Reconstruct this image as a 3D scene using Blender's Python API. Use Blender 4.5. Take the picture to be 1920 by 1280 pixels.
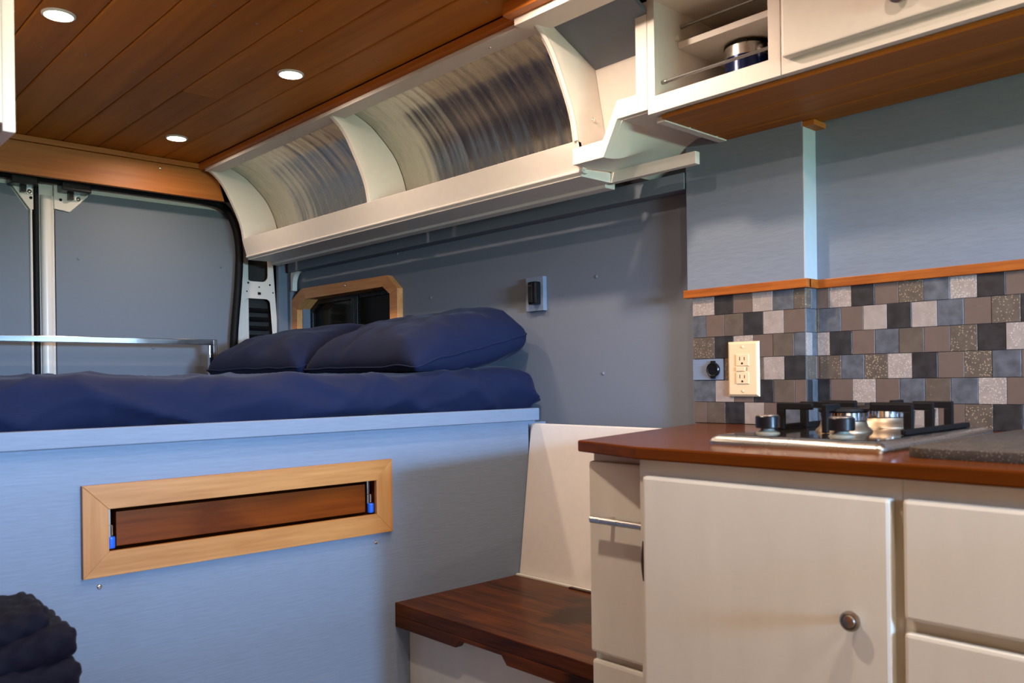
import bpy, bmesh, math, random
from mathutils import Vector, Matrix, noise
from mathutils.geometry import tessellate_polygon

random.seed(7)
scn = bpy.context.scene
for o in list(bpy.data.objects):
    bpy.data.objects.remove(o)
COL = scn.collection

# ---------------------------------------------------------------- camera
cd = bpy.data.cameras.new('camera')
cam = bpy.data.objects.new('camera', cd)
COL.objects.link(cam)
scn.camera = cam
YAW, ROLL = math.radians(42.785), math.radians(-0.794)
fw = Vector((math.sin(YAW), math.cos(YAW), 0))
r0 = Vector((math.cos(YAW), -math.sin(YAW), 0))
u0 = r0.cross(fw)
rr = math.cos(ROLL) * r0 + math.sin(ROLL) * u0
uu = -math.sin(ROLL) * r0 + math.cos(ROLL) * u0
M = Matrix((rr, uu, -fw)).transposed().to_4x4()
M.translation = Vector((-0.75, 0, 1.03))
cam.matrix_world = M
cd.sensor_width = 23.5
cd.lens = 1589 / 1920 * 23.5
cd.shift_y = 71 / 1920
cd.clip_start = 0.02
cd.dof.use_dof = True
cd.dof.focus_distance = 2.35
cd.dof.aperture_fstop = 4.5

# ---------------------------------------------------------------- world and exposure
scn.view_settings.view_transform = 'Standard'
scn.view_settings.look = 'None'
scn.view_settings.gamma = 1
scn.view_settings.use_curve_mapping = False
scn.view_settings.exposure = -0.05
LED_REAR, LED_FRONT = 3.2, 8.2   # watts of each recessed lamp, sleeping and kitchen circuits
SKY_POWER = 590
w = bpy.data.worlds.new('sky')
scn.world = w
w.use_nodes = True
wn = w.node_tree.nodes
wl = w.node_tree.links
bg = wn['Background']
tc = wn.new('ShaderNodeTexCoord')
sx = wn.new('ShaderNodeSeparateXYZ')
rp = wn.new('ShaderNodeValToRGB')
rp.color_ramp.elements[0].position = 0.46
rp.color_ramp.elements[0].color = (0.15, 0.24, 0.20, 1)
rp.color_ramp.elements[1].position = 0.54
rp.color_ramp.elements[1].color = (0.37, 0.63, 1.0, 1)
mp = wn.new('ShaderNodeMapRange')
mp.inputs['From Min'].default_value = -1
wl.new(tc.outputs['Generated'], sx.inputs[0])
wl.new(sx.outputs['Z'], mp.inputs['Value'])
wl.new(mp.outputs[0], rp.inputs[0])
wl.new(rp.outputs[0], bg.inputs[0])
bg.inputs[1].default_value = SKY_POWER
# sampling portal in the windscreen opening at the front of the van (emits nothing itself)
pl = bpy.data.lights.new('windscreen_portal', 'AREA')
pl.shape = 'RECTANGLE'
pl.size, pl.size_y = 0.94, 0.38
pl.cycles.is_portal = True
po = bpy.data.objects.new('windscreen_portal', pl)
COL.objects.link(po)
po.location = (-0.15, -2.195, 1.31)
po.rotation_euler = (math.radians(90), 0, 0)


# ---------------------------------------------------------------- materials
def lin(r, g, b):
    f = lambda c: c / 12.92 if c <= 0.04045 else ((c + 0.055) / 1.055) ** 2.4
    return (f(r / 255), f(g / 255), f(b / 255), 1)


def newmat(name):
    m = bpy.data.materials.new(name)
    m.use_nodes = True
    nt = m.node_tree
    return m, nt, nt.nodes['Principled BSDF']


def setp(b, **k):
    for n, v in k.items():
        b.inputs[n.replace('_', ' ')].default_value = v


def paint(name, col, rough=0.5, var=0.04, bump=0.04, scale=60, grain=None, spec=0.4):
    """painted board: faint brush / roller relief and slight tone variation"""
    m, nt, b = newmat(name)
    n, l = nt.nodes, nt.links
    t = n.new('ShaderNodeTexCoord')
    mpn = n.new('ShaderNodeMapping')
    l.new(t.outputs['Object'], mpn.inputs[0])
    if grain:
        mpn.inputs['Scale'].default_value = grain
    no = n.new('ShaderNodeTexNoise')
    no.inputs['Scale'].default_value = scale
    no.inputs['Detail'].default_value = 4
    l.new(mpn.outputs[0], no.inputs['Vector'])
    rm = n.new('ShaderNodeValToRGB')
    c0 = [max(0, c * (1 - var)) for c in col[:3]] + [1]
    c1 = [min(1, c * (1 + var)) for c in col[:3]] + [1]
    rm.color_ramp.elements[0].color = c0
    rm.color_ramp.elements[1].color = c1
    rm.color_ramp.elements[0].position = 0.3
    rm.color_ramp.elements[1].position = 0.7
    l.new(no.outputs['Fac'], rm.inputs[0])
    l.new(rm.outputs[0], b.inputs['Base Color'])
    bp = n.new('ShaderNodeBump')
    bp.inputs['Strength'].default_value = bump
    bp.inputs['Distance'].default_value = 0.002
    l.new(no.outputs['Fac'], bp.inputs['Height'])
    l.new(bp.outputs[0], b.inputs['Normal'])
    setp(b, Roughness=rough, Specular_IOR_Level=spec)
    return m


def wood(name, dark, light, axis='y', rough=0.45, scale=1.0, coat=0.0, streak=0.5, rnd=0.25, knots=0.0, spec=0.4):
    m, nt, b = newmat(name)
    n, l = nt.nodes, nt.links
    t = n.new('ShaderNodeTexCoord')
    oi = n.new('ShaderNodeObjectInfo')
    ad = n.new('ShaderNodeVectorMath')
    ad.operation = 'ADD'
    mul = n.new('ShaderNodeMath')
    mul.operation = 'MULTIPLY'
    mul.inputs[1].default_value = 7.3
    l.new(oi.outputs['Random'], mul.inputs[0])
    l.new(t.outputs['Object'], ad.inputs[0])
    l.new(mul.outputs[0], ad.inputs[1])
    mpn = n.new('ShaderNodeMapping')
    s = {'x': (1.6, 26, 26), 'y': (26, 1.6, 26), 'z': (26, 26, 1.6)}[axis]
    mpn.inputs['Scale'].default_value = [c * scale for c in s]
    l.new(ad.outputs[0], mpn.inputs[0])
    n1 = n.new('ShaderNodeTexNoise')
    n1.inputs['Scale'].default_value = 1.0
    n1.inputs['Detail'].default_value = 5
    n1.inputs['Roughness'].default_value = 0.6
    n1.inputs['Distortion'].default_value = 0.8
    l.new(mpn.outputs[0], n1.inputs['Vector'])
    n2 = n.new('ShaderNodeTexNoise')
    n2.inputs['Scale'].default_value = 5.5
    n2.inputs['Detail'].default_value = 6
    l.new(mpn.outputs[0], n2.inputs['Vector'])
    mx = n.new('ShaderNodeMix')
    mx.data_type = 'FLOAT'
    mx.inputs[0].default_value = streak
    l.new(n1.outputs['Fac'], mx.inputs[2])
    l.new(n2.outputs['Fac'], mx.inputs[3])
    val = mx.outputs[0]
    if knots:
        n3 = n.new('ShaderNodeTexNoise')
        n3.inputs['Scale'].default_value = 4.5
        n3.inputs['Detail'].default_value = 2
        l.new(ad.outputs[0], n3.inputs['Vector'])
        mr = n.new('ShaderNodeMapRange')
        mr.inputs['From Min'].default_value = 0.56
        mr.inputs['From Max'].default_value = 0.75
        mr.inputs['To Max'].default_value = knots
        l.new(n3.outputs['Fac'], mr.inputs['Value'])
        sb = n.new('ShaderNodeMath')
        sb.operation = 'SUBTRACT'
        l.new(val, sb.inputs[0])
        l.new(mr.outputs[0], sb.inputs[1])
        val = sb.outputs[0]
    rm = n.new('ShaderNodeValToRGB')
    rm.color_ramp.elements[0].position = 0.34
    rm.color_ramp.elements[1].position = 0.68
    rm.color_ramp.elements[0].color = dark
    rm.color_ramp.elements[1].color = light
    l.new(val, rm.inputs[0])
    hs = n.new('ShaderNodeHueSaturation')
    vr = n.new('ShaderNodeMapRange')
    vr.inputs['To Min'].default_value = 1 - rnd
    vr.inputs['To Max'].default_value = 1 + rnd
    l.new(oi.outputs['Random'], vr.inputs['Value'])
    l.new(vr.outputs[0], hs.inputs['Value'])
    l.new(rm.outputs[0], hs.inputs['Color'])
    l.new(hs.outputs[0], b.inputs['Base Color'])
    bp = n.new('ShaderNodeBump')
    bp.inputs['Strength'].default_value = 0.08
    bp.inputs['Distance'].default_value = 0.002
    l.new(val, bp.inputs['Height'])
    l.new(bp.outputs[0], b.inputs['Normal'])
    setp(b, Roughness=rough, Coat_Weight=coat, Coat_Roughness=0.15, Specular_IOR_Level=spec)
    return m


def plain(name, col, rough=0.4, metal=0.0, **k):
    m, nt, b = newmat(name)
    setp(b, Base_Color=col, Roughness=rough, Metallic=metal, **k)
    n, l = nt.nodes, nt.links
    t = n.new('ShaderNodeTexCoord')
    no = n.new('ShaderNodeTexNoise')
    no.inputs['Scale'].default_value = 40
    l.new(t.outputs['Object'], no.inputs['Vector'])
    mr = n.new('ShaderNodeMapRange')
    mr.inputs['To Min'].default_value = max(0.02, rough * 0.85)
    mr.inputs['To Max'].default_value = min(1, rough * 1.15)
    l.new(no.outputs['Fac'], mr.inputs['Value'])
    l.new(mr.outputs[0], b.inputs['Roughness'])
    return m


def speckle(name, base, speck, rough=0.45, scale=170, amount=0.5, var=0.12, dark=None, cloud=14):
    m, nt, b = newmat(name)
    n, l = nt.nodes, nt.links
    t = n.new('ShaderNodeTexCoord')
    oi = n.new('ShaderNodeObjectInfo')
    ad = n.new('ShaderNodeVectorMath')
    ad.operation = 'ADD'
    mul = n.new('ShaderNodeMath')
    mul.operation = 'MULTIPLY'
    mul.inputs[1].default_value = 3.1
    l.new(oi.outputs['Random'], mul.inputs[0])
    l.new(t.outputs['Object'], ad.inputs[0])
    l.new(mul.outputs[0], ad.inputs[1])
    no = n.new('ShaderNodeTexNoise')
    no.inputs['Scale'].default_value = cloud * 4
    no.inputs['Detail'].default_value = 5
    l.new(ad.outputs[0], no.inputs['Vector'])
    rm = n.new('ShaderNodeValToRGB')
    rm.color_ramp.elements[0].position = 0.32
    rm.color_ramp.elements[1].position = 0.7
    rm.color_ramp.elements[0].color = [c * (1 - 2.2 * var) for c in base[:3]] + [1]
    rm.color_ramp.elements[1].color = [c * (1 + 2.2 * var) for c in base[:3]] + [1]
    l.new(no.outputs['Fac'], rm.inputs[0])
    out = rm.outputs[0]
    if amount > 0:
        vo = n.new('ShaderNodeTexVoronoi')
        vo.inputs['Scale'].default_value = scale
        l.new(ad.outputs[0], vo.inputs['Vector'])
        lt = n.new('ShaderNodeMath')
        lt.operation = 'LESS_THAN'
        lt.inputs[1].default_value = 0.30
        l.new(vo.outputs['Distance'], lt.inputs[0])
        sp = n.new('ShaderNodeSeparateColor')
        l.new(vo.outputs['Color'], sp.inputs[0])
        gt = n.new('ShaderNodeMath')
        gt.operation = 'LESS_THAN'
        gt.inputs[1].default_value = amount
        l.new(sp.outputs[0], gt.inputs[0])
        mm = n.new('ShaderNodeMath')
        mm.operation = 'MULTIPLY'
        l.new(lt.outputs[0], mm.inputs[0])
        l.new(gt.outputs[0], mm.inputs[1])
        mx = n.new('ShaderNodeMix')
        mx.data_type = 'RGBA'
        l.new(mm.outputs[0], mx.inputs[0])
        l.new(out, mx.inputs[6])
        mx.inputs[7].default_value = speck
        out = mx.outputs[2]
    l.new(out, b.inputs['Base Color'])
    bp = n.new('ShaderNodeBump')
    bp.inputs['Strength'].default_value = 0.10
    bp.inputs['Distance'].default_value = 0.001
    l.new(no.outputs['Fac'], bp.inputs['Height'])
    l.new(bp.outputs[0], b.inputs['Normal'])
    setp(b, Roughness=rough)
    return m


def cloth(name, col, col2, rough=0.85, sheen=0.35, weave=900):
    m, nt, b = newmat(name)
    n, l = nt.nodes, nt.links
    t = n.new('ShaderNodeTexCoord')
    no = n.new('ShaderNodeTexNoise')
    no.inputs['Scale'].default_value = 9
    no.inputs['Detail'].default_value = 5
    l.new(t.outputs['Object'], no.inputs['Vector'])
    rm = n.new('ShaderNodeValToRGB')
    rm.color_ramp.elements[0].color = col
    rm.color_ramp.elements[1].color = col2
    l.new(no.outputs['Fac'], rm.inputs[0])
    l.new(rm.outputs[0], b.inputs['Base Color'])
    n2 = n.new('ShaderNodeTexNoise')
    n2.inputs['Scale'].default_value = weave
    l.new(t.outputs['Object'], n2.inputs['Vector'])
    bp = n.new('ShaderNodeBump')
    bp.inputs['Strength'].default_value = 0.15
    bp.inputs['Distance'].default_value = 0.001
    l.new(n2.outputs['Fac'], bp.inputs['Height'])
    l.new(bp.outputs[0], b.inputs['Normal'])
    setp(b, Roughness=rough, Sheen_Weight=sheen, Sheen_Roughness=0.4, Specular_IOR_Level=0.2)
    b.inputs['Sheen Tint'].default_value = (0.75, 0.72, 0.8, 1)
    return m


def emit(name, col, strength):
    m, nt, b = newmat(name)
    setp(b, Base_Color=(0.9, 0.9, 0.9, 1), Emission_Color=col, Emission_Strength=strength)
    return m


GREY = paint('grey_blue_paint', lin(109, 117, 129), rough=0.62, spec=0.25, scale=420, var=0.03, bump=0.10)
GREYB = paint('grey_blue_brushed_paint', lin(114, 128, 147), rough=0.5, spec=0.3, scale=16, grain=(1.5, 1.5, 14), var=0.05, bump=0.15)
GREYK = paint('grey_blue_grained_paint', lin(118, 128, 141), rough=0.45, spec=0.3, scale=14, grain=(1, 2, 9), var=0.04, bump=0.35)
WHITE = paint('white_paint', lin(218, 213, 205), rough=0.42, scale=50, var=0.02, bump=0.05)
CREAM = paint('cream_cabinet_paint', lin(208, 208, 197), rough=0.42, spec=0.3, scale=26, grain=(1, 1, 0.25), var=0.03, bump=0.12)
PALE = paint('pale_grey_paint', lin(168, 178, 184), rough=0.5, scale=50, var=0.02, bump=0.05)
METALW = paint('white_vehicle_paint', lin(224, 216, 208), rough=0.28, scale=30, var=0.01, bump=0.0)
CEILW = wood('cedar_ceiling_wood', lin(150, 86, 12), lin(190, 117, 26), 'y', rough=0.5, spec=0.25, scale=0.45, streak=0.25, rnd=0.12)
UNDERW = wood('cabinet_underside_wood', lin(136, 80, 20), lin(172, 106, 38), 'y', rough=0.5, spec=0.25, scale=0.45, streak=0.25, rnd=0.10)
HONEYX = wood('honey_trim_wood_x', lin(160, 90, 32), lin(188, 118, 52), 'x', rough=0.5, scale=0.6, streak=0.35, rnd=0.05)
HONEYY = wood('honey_trim_wood_y', lin(172, 94, 30), lin(200, 122, 48), 'y', rough=0.4, scale=0.7, streak=0.35, rnd=0.08)
MAPLEX = wood('maple_frame_wood_x', lin(152, 98, 44), lin(188, 136, 78), 'x', rough=0.42, scale=1.0, streak=0.3, rnd=0.06)
MAPLEZ = wood('maple_frame_wood_z', lin(152, 98, 44), lin(188, 136, 78), 'z', rough=0.42, scale=1.0, streak=0.3, rnd=0.06)
WINW = wood('window_frame_wood', lin(186, 118, 62), lin(222, 158, 98), 'y', rough=0.4, scale=0.8, streak=0.3, rnd=0.08)
BOARD = wood('stained_board_wood', lin(82, 34, 3), lin(116, 54, 7), 'x', rough=0.22, scale=0.6, rnd=0.02, coat=0.5, knots=0.4)
COUNTER = wood('mahogany_counter_wood', lin(74, 35, 8), lin(106, 55, 16), 'y', rough=0.18, scale=0.7, streak=0.3, rnd=0.02, spec=0.06)
BENCHW = wood('dark_bench_wood', lin(38, 16, 2), lin(100, 51, 8), 'y', rough=0.34, scale=0.75, rnd=0.02, spec=0.14, knots=0.5)
TRIMW = wood('splash_trim_wood', lin(128, 62, 14), lin(170, 94, 32), 'y', rough=0.4, scale=1.6, rnd=0.05)
BLACK = plain('black_rubber', (0.004, 0.004, 0.005, 1), 0.6, Specular_IOR_Level=0.2)
BLACKP = plain('black_plastic', (0.006, 0.006, 0.007, 1), 0.28, Specular_IOR_Level=0.3)
IRON = plain('cast_iron', (0.006, 0.005, 0.005, 1), 0.5, Specular_IOR_Level=0.2)
VOID = plain('dark_cavity_plastic', (0.012, 0.011, 0.010, 1), 0.6)
CHROME = plain('chrome', (0.78, 0.78, 0.80, 1), 0.12, 1.0)
BOWL = plain('burner_bowl_metal', (0.40, 0.31, 0.22, 1), 0.42, 1.0)
STEEL = plain('brushed_steel', (0.62, 0.60, 0.57, 1), 0.28, 1.0)
NICKEL = plain('satin_nickel', (0.34, 0.30, 0.26, 1), 0.34, 1.0)
RODM = plain('grey_steel_rod', (0.34, 0.33, 0.32, 1), 0.38, 1.0)
ZINC = plain('bright_zinc', (0.85, 0.85, 0.82, 1), 0.25, 1.0)
GLASSB = plain('black_glass', (0.015, 0.013, 0.012, 1), 0.06)
WINGLASS = plain('tinted_window_glass', (0.012, 0.012, 0.009, 1), 0.12, Specular_IOR_Level=0.1)
ALMOND = plain('almond_plastic', lin(232, 204, 160), 0.3)
SLOT = plain('slot_black', (0.01, 0.008, 0.006, 1), 0.6)
BLUEP = plain('blue_plastic', lin(28, 92, 205), 0.3)
NAVYCAN = plain('navy_enamel', lin(22, 38, 82), 0.22, 0.4)
DARKBR = plain('dark_bronze', lin(62, 44, 36), 0.4, 0.3)
KNOBBASE = plain('knob_skirt_plastic', lin(120, 120, 108), 0.4)
NAVY = cloth('navy_cotton', lin(12, 22, 49), lin(19, 29, 60), sheen=0.05)
NAVYD = cloth('navy_knit', lin(3, 5, 18), lin(6, 9, 28), sheen=0.02, weave=300)
FLOORM = wood('floor_vinyl', lin(90, 80, 70), lin(130, 118, 104), 'y', rough=0.5, scale=0.5)
SEATM = cloth('added_seat_cloth', lin(40, 40, 44), lin(52, 52, 56))
LEDM = emit('led_lens', (1.0, 0.78, 0.58, 1), 25)

T_LIGHT = speckle('tile_light_granite', lin(150, 137, 127), lin(196, 186, 174), 0.5, 330, 0.35, 0.05)
T_DARK = speckle('tile_charcoal', lin(42, 41, 42), (0, 0, 0, 1), 0.4, amount=0, var=0.18)
T_SLATE = speckle('tile_slate', lin(84, 87, 92), (0, 0, 0, 1), 0.4, amount=0, var=0.14)
T_BROWN = speckle('tile_taupe', lin(100, 84, 74), (0, 0, 0, 1), 0.42, amount=0, var=0.03)
T_GOLD = speckle('tile_gold_fleck', lin(88, 77, 66), lin(170, 150, 120), 0.45, 300, 0.30, 0.08)
MATM = speckle('mat_speckled', lin(56, 49, 42), lin(112, 102, 88), 0.9, 420, 0.4, 0.15)


def brushed_sheet():
    m, nt, b = newmat('brushed_aluminium')
    n, l = nt.nodes, nt.links
    t = n.new('ShaderNodeTexCoord')
    mpn = n.new('ShaderNodeMapping')
    mpn.inputs['Scale'].default_value = (3, 90, 3)
    l.new(t.outputs['Object'], mpn.inputs[0])
    no = n.new('ShaderNodeTexNoise')
    no.inputs['Scale'].default_value = 1
    no.inputs['Detail'].default_value = 6
    no.inputs['Roughness'].default_value = 0.7
    l.new(mpn.outputs[0], no.inputs['Vector'])
    bp = n.new('ShaderNodeBump')
    bp.inputs['Strength'].default_value = 0.05
    bp.inputs['Distance'].default_value = 0.001
    l.new(no.outputs['Fac'], bp.inputs['Height'])
    l.new(bp.outputs[0], b.inputs['Normal'])
    rm = n.new('ShaderNodeMapRange')
    rm.inputs['To Min'].default_value = 0.22
    rm.inputs['To Max'].default_value = 0.32
    l.new(no.outputs['Fac'], rm.inputs['Value'])
    l.new(rm.outputs[0], b.inputs['Roughness'])
    setp(b, Base_Color=(0.56, 0.52, 0.46, 1), Metallic=1.0)
    return m


ALU = brushed_sheet()


# ---------------------------------------------------------------- geometry helpers
class MB:
    """collects shapes given in world coordinates; build() links them as one mesh object"""

    def __init__(s):
        s.v, s.f = [], []

    def add(s, verts, faces):
        k = len(s.v)
        s.v += [Vector(v) for v in verts]
        s.f += [tuple(i + k for i in f) for f in faces]
        return s

    def box(s, x0, x1, y0, y1, z0, z1):
        v = [(x0, y0, z0), (x1, y0, z0), (x1, y1, z0), (x0, y1, z0), (x0, y0, z1), (x1, y0, z1), (x1, y1, z1), (x0, y1, z1)]
        return s.add(v, [(0, 3, 2, 1), (4, 5, 6, 7), (0, 1, 5, 4), (1, 2, 6, 5), (2, 3, 7, 6), (3, 0, 4, 7)])

    def prism(s, poly, axis, a, b, holes=()):
        """polygon (2-D, in the two other axes in order) extruded from a to b along axis"""
        loops = [list(poly)] + [list(h) for h in holes]
        tris = tessellate_polygon([[Vector((p[0], p[1], 0)) for p in lp] for lp in loops])
        pts = [p for lp in loops for p in lp]
        n = len(pts)

        def mk(p, t):
            return {'x': (t, p[0], p[1]), 'y': (p[0], t, p[1]), 'z': (p[0], p[1], t)}[axis]
        v = [mk(p, a) for p in pts] + [mk(p, b) for p in pts]
        f = [tuple(t) for t in tris] + [tuple(i + n for i in reversed(t)) for t in tris]
        k = 0
        for lp in loops:
            m = len(lp)
            for i in range(m):
                j = (i + 1) % m
                f.append((k + i, k + j, k + j + n, k + i + n))
            k += m
        return s.add(v, f)

    def tube(s, path, r, n=10, cap=True, ry=None):
        path = [Vector(p) for p in path]
        rings = []
        prev = None
        for i, p in enumerate(path):
            d = (path[min(i + 1, len(path) - 1)] - path[max(i - 1, 0)]).normalized()
            if prev is None:
                a = Vector((0, 0, 1)) if abs(d.z) < 0.9 else Vector((0, 1, 0))
                e1 = d.cross(a).normalized()
            else:
                e1 = (prev - d * prev.dot(d)).normalized()
            prev = e1
            e2 = d.cross(e1)
            rings.append([p + e1 * r * math.cos(2 * math.pi * k / n) + e2 * (ry or r) * math.sin(2 * math.pi * k / n) for k in range(n)])
        v = [q for rg in rings for q in rg]
        f = []
        for i in range(len(rings) - 1):
            for k in range(n):
                f.append((i * n + k, i * n + (k + 1) % n, (i + 1) * n + (k + 1) % n, (i + 1) * n + k))
        if cap:
            f.append(tuple(reversed(range(n))))
            f.append(tuple((len(rings) - 1) * n + k for k in range(n)))
        return s.add(v, f)

    def lathe(s, prof, c, axis='z', n=24):
        """profile [(radius, height)...] spun about axis through c"""
        v, f = [], []
        c = Vector(c)
        for r, h in prof:
            for k in range(n):
                a = 2 * math.pi * k / n
                p, q = r * math.cos(a), r * math.sin(a)
                v.append(c + Vector({'z': (p, q, h), 'x': (h, p, q), 'y': (p, h, q)}[axis]))
        for i in range(len(prof) - 1):
            for k in range(n):
                f.append((i * n + k, i * n + (k + 1) % n, (i + 1) * n + (k + 1) % n, (i + 1) * n + k))
        f.append(tuple(reversed(range(n))))
        f.append(tuple((len(prof) - 1) * n + k for k in range(n)))
        return s.add(v, f)

    def mesh(s, name, origin, bevel=0.0, smooth=False, seg=2):
        me = bpy.data.meshes.new(name)
        me.from_pydata([v - origin for v in s.v], [], s.f)
        bm = bmesh.new()
        bm.from_mesh(me)
        bmesh.ops.remove_doubles(bm, verts=bm.verts, dist=1e-6)
        bmesh.ops.recalc_face_normals(bm, faces=bm.faces)
        if bevel > 0:
            ed = [e for e in bm.edges if len(e.link_faces) == 2 and e.calc_face_angle(0) > 0.6]
            bmesh.ops.bevel(bm, geom=ed, offset=bevel, segments=seg, affect='EDGES', profile=0.6, clamp_overlap=True)
        bm.to_mesh(me)
        bm.free()
        if smooth:
            for p in me.polygons:
                p.use_smooth = True
            if smooth != 'cloth':
                me.set_sharp_from_angle(angle=math.radians(38))
        return me

    def build(s, name, mat, parent=None, bevel=0.0, smooth=False, origin=None, seg=2):
        if parent is not None:
            org = wloc(parent)
            if origin is not None:
                org = Vector(origin)
        else:
            if origin is None:
                xs = [v.x for v in s.v]
                ys = [v.y for v in s.v]
                zs = [v.z for v in s.v]
                origin = ((min(xs) + max(xs)) / 2, (min(ys) + max(ys)) / 2, min(zs))
            org = Vector(origin)
        me = s.mesh(name, org, bevel, smooth, seg)
        me.materials.append(mat)
        o = bpy.data.objects.new(name, me)
        COL.objects.link(o)
        if parent is not None:
            o.parent = parent
            o.location = org - wloc(parent)
        else:
            o.location = org
        return o


def wloc(o):
    l = Vector(o.location)
    while o.parent:
        o = o.parent
        l += Vector(o.location)
    return l


def tag(o, label=None, cat=None, group=None, kind=None):
    if label:
        o['label'] = label
    if cat:
        o['category'] = cat
    if group:
        o['group'] = group
    if kind:
        o['kind'] = kind
    return o


def thing(name, loc, label=None, cat=None, group=None, kind=None):
    o = bpy.data.objects.new(name, None)
    COL.objects.link(o)
    o.location = loc
    o.empty_display_size = 0.05
    return tag(o, label, cat, group, kind)


def box(*a):
    return MB().box(*a)


def link_copy(src, loc, parent):
    c = bpy.data.objects.new(src.name.split('.')[0], src.data)
    COL.objects.link(c)
    c.parent = parent
    c.location = loc
    return c


def rrect(x0, x1, z0, z1, r, n=5):
    pts = []
    for cx, cz, a0 in ((x1 - r, z1 - r, 0), (x0 + r, z1 - r, 90), (x0 + r, z0 + r, 180), (x1 - r, z0 + r, 270)):
        for k in range(n + 1):
            a = math.radians(a0 + 90 * k / n)
            pts.append((cx + r * math.cos(a), cz + r * math.sin(a)))
    return pts


def spline(pts, n=8):
    """Catmull-Rom through 2-D points"""
    out = []
    P = [pts[0]] + list(pts) + [pts[-1]]
    for i in range(1, len(P) - 2):
        for k in range(n):
            t = k / n
            q = []
            for d in (0, 1):
                a, b, c, e = P[i - 1][d], P[i][d], P[i + 1][d], P[i + 2][d]
                q.append(0.5 * (2 * b + (c - a) * t + (2 * a - 5 * b + 4 * c - e) * t * t + (3 * b - a - 3 * c + e) * t ** 3))
            out.append(tuple(q))
    out.append(tuple(pts[-1]))
    return out


_screw_cache = {}


def screw(parent, p, axis='x', sign=-1, r=0.0045, mat=None, name='screw'):
    """small pan-head screw sitting on a surface, head pointing along sign*axis"""
    mat = mat or ZINC
    key = (axis, sign, r, mat.name)
    if key not in _screw_cache:
        h = r * 0.55
        m = MB()
        m.lathe([(r, 0), (r * 0.95, sign * h * 0.5), (r * 0.7, sign * h * 0.9), (r * 0.3, sign * h)], (0, 0, 0), axis, 12)
        me = m.mesh(name, Vector(), 0, True)
        me.materials.append(mat)
        _screw_cache[key] = me
    o = bpy.data.objects.new(name, _screw_cache[key])
    COL.objects.link(o)
    o.parent = parent
    o.location = Vector(p) - wloc(parent)
    return o


# ================================================================ SETTING
XL = -0.93          # left side of the van
ZC = 1.82           # underside of ceiling boards

fl = tag(box(XL, 1.0, -2.25, 3.2, -0.03, 0).build('floor', FLOORM), kind='structure')

# ---- ceiling: tongue-and-groove boards running the length of the van
ceil = thing('ceiling', (0, 0.4, ZC), kind='structure')
box(XL, 1.0, -2.25, 3.2, ZC + 0.012, ZC + 0.03).build('backing', VOID, ceil)
P = 0.1065
seams = [0.3725 - P * k for k in range(0, 13)]
edges = [0.497] + seams
planks = []
for i in range(len(edges) - 1):
    x1, x0 = edges[i], edges[i + 1]
    if x0 < XL:
        x0 = XL
    cut = [None, 1.35, 2.28, None, 1.62, None, None, 1.1, None, None, None, None, None][i]
    spans = [(-2.2, 2.99)] if cut is None else [(-2.2, cut), (cut, 2.99)]
    for (a, b) in spans:
        g = 0.0011
        m = MB()
        # bevelled long edges give the recessed V joint
        m.prism([(x0 + g, ZC + 0.011), (x0 + g, ZC + 0.003), (x0 + g + 0.003, ZC), (x1 - g - 0.003, ZC), (x1 - g, ZC + 0.003), (x1 - g, ZC + 0.011)], 'y', a + 0.0006, b - 0.0006)
        p = m.build('plank', CEILW, ceil, origin=((x0 + x1) / 2, (a + b) / 2, ZC))
        planks.append((p, x0, x1, a, b))
for p, x0, x1, a, b in planks:
    xc = (x0 + x1) / 2
    if xc < -0.3:
        continue
    for ys in (0.9, 1.32, 1.75, 2.2, 2.55, 2.9):
        yy = ys + random.uniform(-0.04, 0.04)
        if a < yy < b:
            screw(p, (xc + random.uniform(-0.012, 0.012), yy, ZC + 0.0008), 'z', -1, 0.0034, NICKEL)

# ---- trims along the ceiling
tr = thing('trim_1', (0.2, 2.99, 1.70), kind='structure')
box(XL, 0.50, 2.985, 3.005, 1.801, 1.819).build('cove_strip', HONEYX, tr, bevel=0.002)
m = MB()
m.prism([(XL, 1.699), (0.595, 1.697), (0.565, 1.80), (XL, 1.80)], 'y', 2.992, 3.012)
m.build('header_board', HONEYX, tr, bevel=0.002)
for sxp in (0.364, -0.62):
    screw(tr, (sxp, 2.992, 1.783), 'y', -1, 0.005)
t2 = thing('trim_2', (0.52, 2.0, 1.785), kind='structure')
m = MB()
m.prism([(0.497, 1.8195), (0.497, 1.803), (0.508, 1.796), (0.560, 1.796), (0.560, 1.8195)], 'y', 1.315, 2.99)
m.build('edge_strip', HONEYY, t2, bevel=0.001)
m = MB()
m.prism([(0.455, 1.8195), (0.455, 1.793), (0.470, 1.7925), (0.560, 1.7925), (0.560, 1.8195)], 'y', -0.6, 1.315)
m.build('edge_strip', HONEYY, t2, bevel=0.001)

# ---- side wall beside the bed, with the window opening
WX = 0.915
wr = thing('wall_right', (WX, 2.1, 0), kind='structure')
hole = [(2.39, 0.99), (3.005, 0.99), (3.005, 1.318), (2.94, 1.355), (2.425, 1.355), (2.39, 1.327)]
MB().prism([(0.9, 0), (3.10, 0), (3.10, 1.78), (0.9, 1.78)], 'x', WX, WX + 0.05, [hole]).build('panel', GREY, wr)
for y, z in ((1.470, 1.295), (1.451, 1.042), (2.178, 1.296), (2.36, 1.46)):
    screw(wr, (WX, y, z), 'x', -1, 0.0045, GREY)
# long painted batten under the shelf
box(0.872, WX, 1.16, 3.04, 1.463, 1.502).build('batten', GREY, wr, bevel=0.002)
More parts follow.
